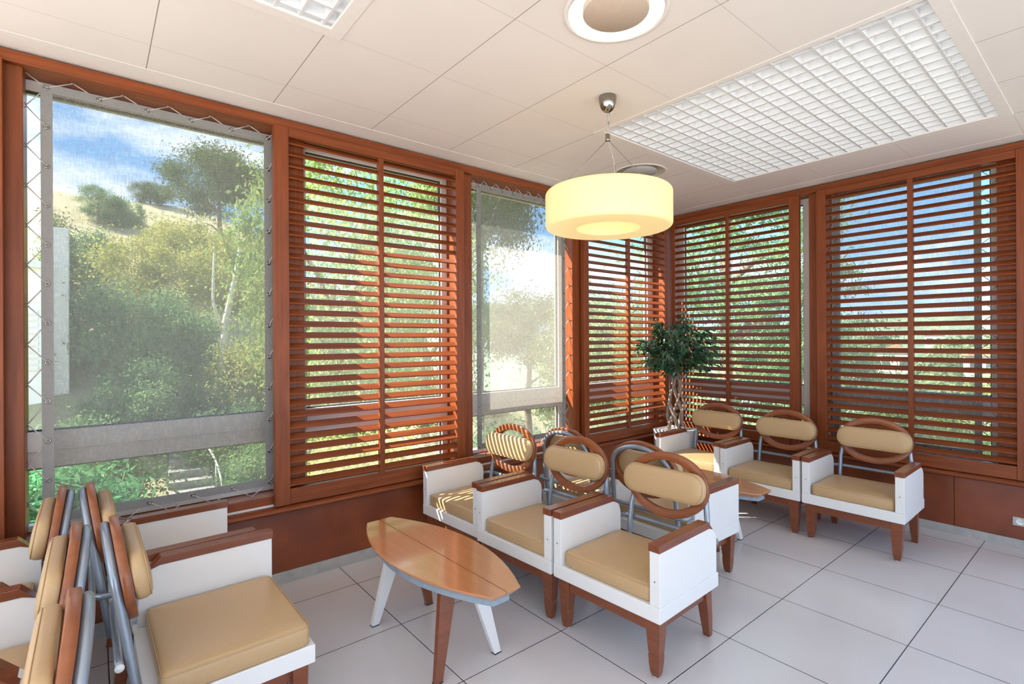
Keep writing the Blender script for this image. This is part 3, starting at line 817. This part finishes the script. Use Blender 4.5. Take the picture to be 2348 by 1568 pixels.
# square woven pot, slightly tapered
rings = []
for z, hw in ((.002, .135), (.03, .138), (.53, .168), (.565, .172), (.575, .172), (.575, .155), (.545, .153)):
    rings.append([(x, y, z) for x, y in rrect(2 * hw, 2 * hw, .025, 4)])
def weave_mat():
    m, nt, out = newmat('white_woven_pot')
    b = principled(nt, out, (.78, .77, .75), .5)
    tc = N(nt, 'ShaderNodeTexCoord'); ck = N(nt, 'ShaderNodeTexChecker', ins={'Scale': 75.}); nt.links.new(tc.outputs['Object'], ck.inputs['Vector'])
    ck.inputs['Color1'].default_value = (.82, .81, .80, 1); ck.inputs['Color2'].default_value = (.52, .51, .52, 1)
    nt.links.new(ck.outputs['Color'], b.inputs['Base Color'])
    bp = N(nt, 'ShaderNodeBump', ins={'Strength': .5, 'Distance': .003}); nt.links.new(ck.outputs['Fac'], bp.inputs['Height']); nt.links.new(bp.outputs[0], b.inputs['Normal'])
    return m
M['weave'] = weave_mat()
pot = MB().loops(rings, smooth=False).build('pot', M['weave'], t)
MB().box(-.15, .15, -.15, .15, .55, .556).build('pebbles', M['soil'], pot)
# braided stems: cage of eight interwoven strands
m = MB()
for q in range(10):
    s = 1 if q % 2 else -1; ph = 2 * PI * (q // 2) / 5 + (0 if s > 0 else .35)
    path = []
    for i in range(26):
        u = i / 25; z = .556 + .56 * u
        r = (.082 * (1 - .18 * u) + .010 * math.sin(u * 15 + q)) * (1 - .45 * max(0, (u - .72) / .28))
        a = ph + s * u * 2.5
        rr = r + s * .007 * math.cos(5 * a)
        path.append((rr * math.cos(a), rr * math.sin(a), z))
    m.tube(path, [.0115 - .004 * i / 25 for i in range(26)], 7)
m.build('braided_trunk', M['braid'], t)
m = MB(); lm = MB()
for q in range(56):
    a = rng.uniform(0, 2 * PI); e = rng.uniform(-.55, 1.25); rad = rng.uniform(.26, .40)
    st = Vector((rng.uniform(-.03, .03), rng.uniform(-.03, .03), 1.08 + rng.uniform(0, .25)))
    dirv = Vector((math.cos(a) * math.cos(e), math.sin(a) * math.cos(e), math.sin(e)))
    en = Vector((0, 0, 1.40)) + Vector((dirv.x * rad, dirv.y * rad, dirv.z * rad * .92))
    mid = (st + en) / 2 + Vector((0, 0, .07))
    pts = [st * (1 - u) ** 2 + mid * 2 * u * (1 - u) + en * u * u for u in (0, .25, .5, .75, 1)]
    en2 = en + Vector((dirv.x * .05, dirv.y * .05, -.05)); pts.append(en2)
    def ok(p): return p.x + FX < 4.975 and p.y + FY < 3.368
    pts = [p for p in pts if ok(p)]
    if len(pts) < 2: continue
    m.tube([tuple(p) for p in pts], [.004 * (1 - .7 * i / len(pts)) for i in range(len(pts))], 5)
    for i in range(32):
        u = rng.uniform(.25, 1) * (len(pts) - 1); k_ = min(int(u), len(pts) - 2); p = pts[k_].lerp(pts[k_ + 1], u - k_)
        p = p + Vector((rng.gauss(0, .03), rng.gauss(0, .03), rng.gauss(0, .028)))
        along = Vector((dirv.x + rng.gauss(0, .55), dirv.y + rng.gauss(0, .55), -.55 + rng.gauss(0, .45))).normalized()
        nr = (Vector((rng.gauss(0, .5), rng.gauss(0, .5), 1.)) + dirv * .5); nr = (nr - along * nr.dot(along)).normalized()
        l = rng.uniform(.055, .095)
        if ok(p) and ok(p + along * l): leaf_mesh(lm, p, nr, along, l, l * rng.uniform(.42, .52), .12)
m.build('branches', M['braid'], t)
lm.build('foliage', M['leaf_ficus'], t)

# ================================================================== OUTSIDE
def sstep(a, b_, x):
    t_ = min(1., max(0., (x - a) / (b_ - a))); return t_ * t_ * (3 - 2 * t_)
def gz(x, y):
    """height of the ground outside"""
    hill = (sstep(12.6, 19, y) * .2 + sstep(13, 46, y) * .8) * 12.6 * (1 - sstep(4, 30, x))
    drop = -3.2 * sstep(6, 18, x) - 7 * sstep(16, 60, x) * (1 - sstep(20, 60, y) * .3)
    n = .35 * math.sin(x * .7 + 1.3) * math.sin(y * .55) * sstep(7, 14, max(x, y))
    return -1.55 + hill + drop + n
m = MB()
def grid_line(lo, hi, st, far, fs):
    out = []; v = lo
    while v <= hi: out.append(v); v += st
    while v <= far: out.append(v); v += fs
    return out
gx = [-40, -30, -22] + grid_line(-16, 20, 1.2, 84, 4); gy = [-44, -34, -26, -20] + grid_line(-14, 24, 1.2, 84, 4)
vs = [(x, y, gz(x, y)) for y in gy for x in gx]; fs = []
for j in range(len(gy) - 1):
    for i in range(len(gx) - 1):
        # keep the terrain out of the room itself
        q = j * len(gx) + i; fs.append((q, q + 1, q + len(gx) + 1, q + len(gx)))
m.add(vs, fs, True)
struct(m.build('ground', M['ground']), 'dry grassy hillside outside the windows', 'hillside')
# far wooded hills beyond the right windows, one long ridge with a lumpy tree line
m = MB(); vs = []; fs = []; r2 = random.Random(3)
na, nr_ = 150, 14
for j in range(nr_):
    for i in range(na):
        a = R_(-35 + 110 * i / (na - 1)); d = 90 + 16 * j
        base = -9 + 16.5 * (j / (nr_ - 1)) ** 1.1 * (1 + .25 * math.sin(a * 5 + 1)) + r2.uniform(0, 1.6) + 1.2 * math.sin(a * 23) * (j / nr_)
        vs.append((d * math.cos(a), d * math.sin(a), base))
for j in range(nr_ - 1):
    for i in range(na - 1): q = j * na + i; fs.append((q, q + 1, q + na + 1, q + na))
m.add(vs, fs, True)
struct(m.build('hills', M['farland']), 'distant wooded ridge seen through the right windows', 'hills')

# --- tree and shrub meshes (leaf sprays), made once and shared
def crown_mesh(name, mat, seed, n, clumps, rx, ry, rz, cz, ls, lw, spread, hollow=.35, flat=.0):
    g = np.random.default_rng(seed)
    cc = []
    while len(cc) < clumps:
        p = g.uniform(-1, 1, 3); r = np.linalg.norm(p)
        if hollow < r < 1: cc.append(p * np.array([rx, ry, rz]) + np.array([0, 0, cz]))
    cc = np.array(cc)
    idx = g.integers(0, clumps, n)
    sp = spread * np.array([1, 1, 1 - flat])
    p = cc[idx] + g.normal(0, 1, (n, 3)) * sp * g.uniform(.5, 1.2, (clumps, 1))[idx]
    u = g.normal(0, 1, (n, 3)); u /= np.linalg.norm(u, axis=1, keepdims=True)
    v = g.normal(0, 1, (n, 3)); v -= u * (u * v).sum(1, keepdims=True); v /= np.linalg.norm(v, axis=1, keepdims=True)
    s = g.uniform(.6, 1.3, (n, 1))
    u = u * s * ls; v = v * s * lw
    vs = np.stack([p - u, p + v, p + u, p - v], 1).reshape(-1, 3)
    me = bpy.data.meshes.new(name)
    me.vertices.add(4 * n); me.vertices.foreach_set('co', vs.ravel())
    me.loops.add(4 * n); me.loops.foreach_set('vertex_index', np.arange(4 * n, dtype=np.int32))
    me.polygons.add(n); me.polygons.foreach_set('loop_start', np.arange(0, 4 * n, 4, dtype=np.int32)); me.polygons.foreach_set('loop_total', np.full(n, 4, dtype=np.int32))
    me.update(calc_edges=True); me.materials.append(mat)
    return me
def trunk_mb(h, r, seed, spread=1., lean=(0, 0)):
    g = random.Random(seed); m = MB()
    path = [(lean[0] * (i / 6) + g.gauss(0, .05) * (i > 0), lean[1] * (i / 6) + g.gauss(0, .05) * (i > 0), h * i / 6 - .3 * (i == 0)) for i in range(7)]
    m.tube(path, [r * (1 - .7 * i / 6) for i in range(7)], 8)
    for q in range(6):
        i = g.randint(3, 5); a = g.uniform(0, 2 * PI); l = spread * g.uniform(.5, 1.)
        p = Vector(path[i]); e = p + Vector((math.cos(a) * l, math.sin(a) * l, l * g.uniform(.3, .8)))
        m.tube([tuple(p), tuple((p + e) / 2 + Vector((0, 0, .1))), tuple(e)], [r * .4, r * .25, r * .1], 6)
    return m
CM = {
    'bright': crown_mesh('bright_crown', M['leaf_bright'], 1, 30000, 110, 2.2, 2.2, 2.9, 3.2, .055, .026, .33),
    'mid': crown_mesh('mid_crown', M['leaf_mid'], 2, 28000, 100, 2.2, 2.2, 2.6, 3.2, .06, .025, .33),
    'pine': crown_mesh('pine_crown', M['leaf_pine'], 3, 30000, 70, 2.7, 2.7, 1.6, 5.6, .085, .02, .42, .2, .3),
    'cedar': crown_mesh('cedar_crown', M['leaf_mid'], 4, 24000, 110, 2.2, 2.2, 3.6, 4.3, .075, .018, .34, .3, .7),
    'yellow': crown_mesh('yellow_shrub', M['leaf_yellow'], 5, 18000, 60, 1.7, 1.4, 1.0, 1.0, .045, .02, .22, .2),
    'cool': crown_mesh('cool_shrub', M['leaf_cool'], 6, 9000, 40, 1.0, 1.0, .8, .8, .075, .022, .22, .2),
    'shrub': crown_mesh('green_shrub', M['leaf_mid'], 8, 16000, 50, 1.2, 1.1, .8, .8, .04, .02, .20, .2),
    'cypress': crown_mesh('slim_crown', M['leaf_pine'], 9, 11000, 50, .8, .8, 3.4, 4.2, .08, .025, .3, .1),
}
TH = {'bright': (3.4, .15), 'mid': (3.4, .16), 'pine': (6.0, .17), 'cedar': (6.5, .2), 'yellow': (.9, .05), 'cool': (.7, .04), 'shrub': (.7, .04), 'cypress': (6., .13)}
TM = {k_: trunk_mb(TH[k_][0], TH[k_][1], i, {'bright': 1.8, 'mid': 1.8, 'pine': 2., 'cedar': 1.5}.get(k_, .4)).build('trunk_source', M['bark']) for i, k_ in enumerate(TH)}
def plant(kind, name, label, cat, x, y, s=1., rz=0., sz=None, dz=0., group=None):
    t = thing(name, label, cat, (x, y, gz(x, y) + dz), rz, group); t.scale = (s, s, sz or s)
    o = bpy.data.objects.new('foliage', CM[kind]); COL.objects.link(o); o.parent = t
    tr = bpy.data.objects.new('trunk', TM[kind].data); COL.objects.link(tr); tr.parent = t
    return t
G1 = 'trees outside the windows'; G2 = 'shrubs outside the windows'
def pol(az, d): return d * math.cos(R_(az)), d * math.sin(R_(az))
trees = [
    # through the first screen
    ('pine', 'large dark round-crowned pine on the hill, upper right of the first fabric screen', 80.6, 29, .98, .95, -1.7),
    ('pine', 'smaller pine on the ridge between the sky gap and the large pine', 86.0, 40, .42, .42, -1.7),
    ('cypress', 'slim dark conifer at the left side of the first screen', 92.0, 17, .5, .5),
    ('mid', 'olive-green tree on the ridge at the left of the first screen', 89.6, 33, .42, .32),
    # behind the wide left shutter
    ('bright', 'sunny yellow-green tree behind the left part of the wide shutter', 70.5, 12.0, .88, 1.3),
    ('bright', 'bright leafy tree behind the right part of the wide shutter', 61.0, 15.5, .95, 1.35),
    ('pine', 'tall dark pine showing as a shadow through the grey screen under the lamp', 55.0, 17.0, .8, 1.5),
    ('pine', 'low spreading pine in the middle of the view through the sunlit grey screen', 49.6, 21.0, 1.1, .85),
    ('bright', 'small sunny tree left of the potted plant behind the corner shutter', 43.0, 14.0, .72, .95),
    ('mid', 'green tree behind the corner shutter just left of the plant', 37.0, 19.0, .95, 1.3),
    ('cedar', 'large layered cedar behind the shutter right of the plant', 28.6, 13., 1.0, 1.3),
    ('cedar', 'second cedar with drooping boughs beside the narrow clear window strip', 21.8, 18.5, 1.0, 1.35),
    ('mid', 'rounded tree low behind the rightmost shutter, left half', 14.0, 25., .95, .9),
    ('bright', 'sunlit tree low behind the rightmost shutter, right half', 6.6, 19., .85, .8),
    ('mid', 'dark green tree at the right end behind the rightmost shutter', -1.2, 17., .75, .75),
]
for i, (k_, lab, az, d, s, sz, *dz_) in enumerate(trees):
    x, y = pol(az, d); plant(k_, {'pine': 'pine_tree', 'cypress': 'conifer_tree', 'cedar': 'cedar_tree'}.get(k_, 'leafy_tree'), lab, 'tree', x, y, s, i * 1.3, sz, dz=dz_[0] if dz_ else 0., group=G1)
shrubs = [
    ('yellow', 'big yellow-green sunlit bush on the slope behind the first screen', 85.4, 20.5, 1.25),
    ('yellow', 'bright yellow bush lower right behind the first screen, by the pale trunk', 77.6, 15.5, 1.0),
    ('shrub', 'dark rounded bush in the middle of the slope behind the first screen', 88.0, 16.8, 1.35),
    ('shrub', 'green bush above the garden steps', 83.6, 16.4, 1.2),
    ('shrub', 'low green bush left of the garden steps', 90.5, 11.4, 1.0),
    ('yellow', 'sunlit pale green bush high on the slope behind the first screen', 83.2, 25.0, 1.2),
    ('shrub', 'dark green thicket on the upper slope left of the yellow-green bush', 90.6, 24.0, 1.0),
    ('shrub', 'round dark bush on the ridge line behind the first screen', 88.0, 33., .8),
    ('yellow', 'dry yellowish bush on the right of the slope behind the first screen', 79.2, 22., 1.2),
    ('cool', 'fern-green shrub in the clear strip left of the first screen', 94.6, 8.2, 1.0),
    ('cool', 'vivid green shrub under the lower edge of the first screen', 93.5, 6.3, .7),
    ('shrub', 'grey-green bush on the bank right above the transom of the first window', 86.3, 14.6, .95),
    ('shrub', 'small rounded bush on the bank at the centre of the first screen', 81.9, 14.9, .7),
    ('shrub', 'silvery green bush at the foot of the pale-barked tree', 79.2, 13.4, .9),
    ('shrub', 'round green bush right of the garden steps', 77.4, 10.2, .75),
    ('yellow', 'sunny shrub low behind the wide shutter', 68.5, 7.6, .8),
    ('shrub', 'low shrub beneath the grey screen under the lamp', 51.0, 8.2, 1.0),
    ('shrub', 'low shrub behind the rightmost shutter', 10.0, 12.5, 1.2),
    ('yellow', 'pale sunlit bush at the right behind the rightmost shutter', 1.0, 12.0, 1.1),
]
for i, (k_, lab, az, d, s) in enumerate(shrubs):
    x, y = pol(az, d); plant(k_, 'garden_shrub', lab, 'shrub', x, y, s, i * .9, group=G2)
for o in TM.values(): bpy.data.objects.remove(o)
# pale-barked leaning tree
x, y = pol(81.0, 15.4); zg = gz(x, y)
t = thing('pale_tree', 'slender pale-barked leaning tree trunk on the slope behind the first screen', 'tree', (x, y, zg), 0, G1)
MB().tube([(0, 0, -.3), (.08, 0, .9), (.18, .0, 1.6), (.22, .1, 2.4), (.45, .1, 3.6), (.6, .2, 4.6)], [.14, .12, .10, .085, .06, .02], 9).build('trunk', M['pale_bark'], t)
MB().tube([(.2, .05, 2.0), (-.05, .1, 3.0), (-.02, .1, 4.4)], [.05, .035, .015], 7).build('branch', M['pale_bark'], t)
# white neighbouring house at the far left
x, y = pol(95.2, 16); zg = gz(x, y)
t = thing('white_house', 'white house with louvred shutters behind the lacing at the far left', 'house', (x, y, zg - .3))
MB().box(-2.6, .55, 0, 4, 0, 3.4).build('wall', M['white'], t)
for q in range(2):
    wm_ = MB()
    for i in range(10): wm_.box(-.95 + q * .85, -.35 + q * .85, -.03, 0, 1.1 + i * .14, 1.19 + i * .14)
    wm_.build('slatted_blind', M['alu'], t)
MB().box(-2.7, .65, -.15, 4.1, 3.4, 3.55).build('roof', M['concrete'], t)
MB().box(.62, 1.02, .2, .9, 0, 4.4).build('corner_pillar', M['white'], t, bevel=.02)
# garden steps with a curved handrail
x, y = 1.62, 12.0; zg = -1.5
t = thing('garden_steps', 'pale stone garden steps seen low through the first screen', 'steps', (x, y, zg - .1), R_(-4))
for i in range(6): MB().box(-.55 + i * .02, .27 - i * .03, i * .30, i * .30 + .34, 0 if i == 0 else (i) * .15 - .02, (i + 1) * .15).build('step', M['stone'], t, bevel=.01)
ht = thing('handrail', 'curved white metal handrail beside the garden steps', 'handrail', (x, y, zg - .1), R_(-4))
MB().tube([(.36, -.35, .10), (.345, -.2, .30), (.32, .1, .52), (.25, .4, .74), (.15, .75, .93), (-.05, 1.2, 1.10), (-.28, 1.5, 1.2)], .022, 8).build('rail', M['white'], ht)
for px_, py_, pz_ in ((.29, .25, .60), (-.18, 1.38, 1.12)): MB().tube([(px_, py_, .1), (px_, py_, pz_)], .018, 8).build('post', M['white'], ht)
# uncountable woodland covering the slope that falls away beyond the right windows
g = np.random.default_rng(21); P_ = []
for q in range(420):
    az = g.uniform(-9, 46); d = 24 + 150 * g.uniform(0, 1) ** 1.6
    if d < 40 and az > 20: d += 25
    x, y = pol(az, d); zb = gz(x, y) if d < 88 else max(gz(x, y), -8.5)
    if d > 95: zb = -9 + 16.5 * ((d - 90) / 16 / 13) ** 1.1
    rr = g.uniform(1.3, 2.6) * (1 + d / 160); n = int(260 if d < 60 else 150)
    u = g.normal(0, 1, (n, 3)); u /= np.linalg.norm(u, axis=1, keepdims=True); u[:, 2] = np.abs(u[:, 2]) * 1.1 - .2
    c = np.array([x, y, zb + rr * .5]) + u * rr * g.uniform(.75, 1.08, (n, 1))
    t1 = g.normal(0, 1, (n, 3)); t1 -= u * (t1 * u).sum(1, keepdims=True) * .7; t1 /= np.linalg.norm(t1, axis=1, keepdims=True)
    t2 = np.cross(u, t1); t2 /= np.linalg.norm(t2, axis=1, keepdims=True)
    sz_ = (.16 + .0026 * d) * g.uniform(.7, 1.4, (n, 1))
    P_.append(np.stack([c - t1 * sz_, c + t2 * sz_ * .6, c + t1 * sz_, c - t2 * sz_ * .6], 1).reshape(-1, 3))
P_ = np.concatenate(P_); n = len(P_) // 4
me = bpy.data.meshes.new('distant_woodland'); me.vertices.add(4 * n); me.vertices.foreach_set('co', P_.ravel())
me.loops.add(4 * n); me.loops.foreach_set('vertex_index', np.arange(4 * n, dtype=np.int32)); me.polygons.add(n)
me.polygons.foreach_set('loop_start', np.arange(0, 4 * n, 4, dtype=np.int32)); me.polygons.foreach_set('loop_total', np.full(n, 4, dtype=np.int32))
me.update(calc_edges=True); me.materials.append(leaf_mat('woodland_leaves', (.13, .20, .10), (.24, .32, .15), (.42, .46, .20), scale=.16))
o = bpy.data.objects.new('distant_woodland', me); COL.objects.link(o)
tag(o, 'distant woodland covering the slope beyond the right-hand windows', 'woodland', kind='stuff')
# small houses on the far hillside
g = random.Random(11)
for i, (az, d, z, lab) in enumerate([
    (14.2, 120, -5.0, 'terracotta-roofed house low on the far slope, left half of the rightmost shutter'),
    (11.4, 165, -1.6, 'pale far-off house near the shutter mullion of the rightmost window'),
    (8.4, 110, -5.0, 'red-roofed house on the far slope right of the shutter mullion'),
    (5.6, 190, .6, 'tiny pale house near the horizon behind the rightmost shutter'),
    (2.4, 130, -3.4, 'house with reddish roof behind the right end of the rightmost shutter')]):
    x, y = pol(az, d)
    t = thing('hillside_house', lab, 'house', (x, y, z), g.uniform(-.4, .4) + R_(az), 'houses on the far slope')
    w, dd, hh = g.uniform(2, 2.8), g.uniform(1.8, 2.8), g.uniform(3.2, 4.2)
    MB().box(-w, w, -dd, dd, -4, hh).build('wall', M['house'], t)
    MB().prism([(-dd - .3, hh), (dd + .3, hh), (0, hh + 1.6)], 'x', -w - .3, w + .3).build('roof', M['roof'], t)
    for q in (-.5, .5): MB().box(-w - .05, -w + .02, dd * q - .6, dd * q + .6, hh - 2.4, hh - .9).build('window', M['house_glass'], t)

# ================================================================== LIGHT, SKY, CAMERA
sun = bpy.data.lights.new('sun', 'SUN'); sun.energy = 8.0; sun.angle = R_(.53); sun.color = (1., .93, .80)
so = bpy.data.objects.new('sun', sun); COL.objects.link(so); so.rotation_euler = SUN.to_track_quat('-Z', 'Y').to_euler()

w = bpy.data.worlds.new('sky'); S.world = w; w.use_nodes = True; nt = w.node_tree; nt.nodes.clear()
out = N(nt, 'ShaderNodeOutputWorld'); bg = N(nt, 'ShaderNodeBackground', ins={'Strength': 1.0})
tc = N(nt, 'ShaderNodeTexCoord'); sx = N(nt, 'ShaderNodeSeparateXYZ'); nt.links.new(tc.outputs['Generated'], sx.inputs[0])
gr = ramp(nt, [(0., (.46, .60, .74)), (.03, (.27, .48, .72)), (.24, (.15, .34, .64)), (1., (.14, .32, .64))])
nt.links.new(sx.outputs['Z'], gr.inputs[0])
mp = N(nt, 'ShaderNodeMapping'); mp.inputs['Scale'].default_value = (1.6, 1.6, 4.5); mp.inputs['Location'].default_value = (.35, .1, .2); nt.links.new(tc.outputs['Generated'], mp.inputs[0])
nz = N(nt, 'ShaderNodeTexNoise', ins={'Scale': 1.5, 'Detail': 6., 'Roughness': .55}); nt.links.new(mp.outputs[0], nz.inputs['Vector'])
cr = ramp(nt, [(.47, (0, 0, 0)), (.66, (1, 1, 1))]); nt.links.new(nz.outputs['Fac'], cr.inputs[0])
mx = N(nt, 'ShaderNodeMix', data_type='RGBA'); mx.inputs['B'].default_value = (1.05, 1.06, 1.08, 1)
nt.links.new(cr.outputs[0], mx.inputs['Factor']); nt.links.new(gr.outputs[0], mx.inputs['A'])
nt.links.new(mx.outputs['Result'], bg.inputs[0]); nt.links.new(bg.outputs[0], out.inputs[0])

f, yaw, cx, cy, roll, h = 1177.9, R_(49.885), 1206.4, 777.8, R_(-.318), 1.513
Fv = Vector((math.cos(yaw), math.sin(yaw), 0)); R0 = Vector((math.sin(yaw), -math.cos(yaw), 0)); U0 = Vector((0, 0, 1))
Rv = R0 * math.cos(roll) + U0 * math.sin(roll); Uv = -R0 * math.sin(roll) + U0 * math.cos(roll)
cam = bpy.data.cameras.new('camera'); co = bpy.data.objects.new('camera', cam); COL.objects.link(co)
mt = Matrix((Rv, Uv, -Fv)).transposed().to_4x4(); mt.translation = (0, 0, h); co.matrix_world = mt
cam.sensor_width = 36.; cam.lens = f / 2348 * 36.
cam.shift_x = (1174 - cx) / 2348; cam.shift_y = (cy - 784) / 2348
cam.clip_start = .02; cam.clip_end = 1000
S.camera = co

S.view_settings.view_transform = 'Standard'; S.view_settings.look = 'None'; S.view_settings.gamma = 1.; S.view_settings.exposure = 1.66
S.view_settings.use_curve_mapping = False
c = S.cycles
c.max_bounces = 8; c.diffuse_bounces = 5; c.glossy_bounces = 4; c.transparent_max_bounces = 24; c.transmission_bounces = 4
c.caustics_reflective = False; c.caustics_refractive = False; c.sample_clamp_indirect = 6.; c.use_denoising = True
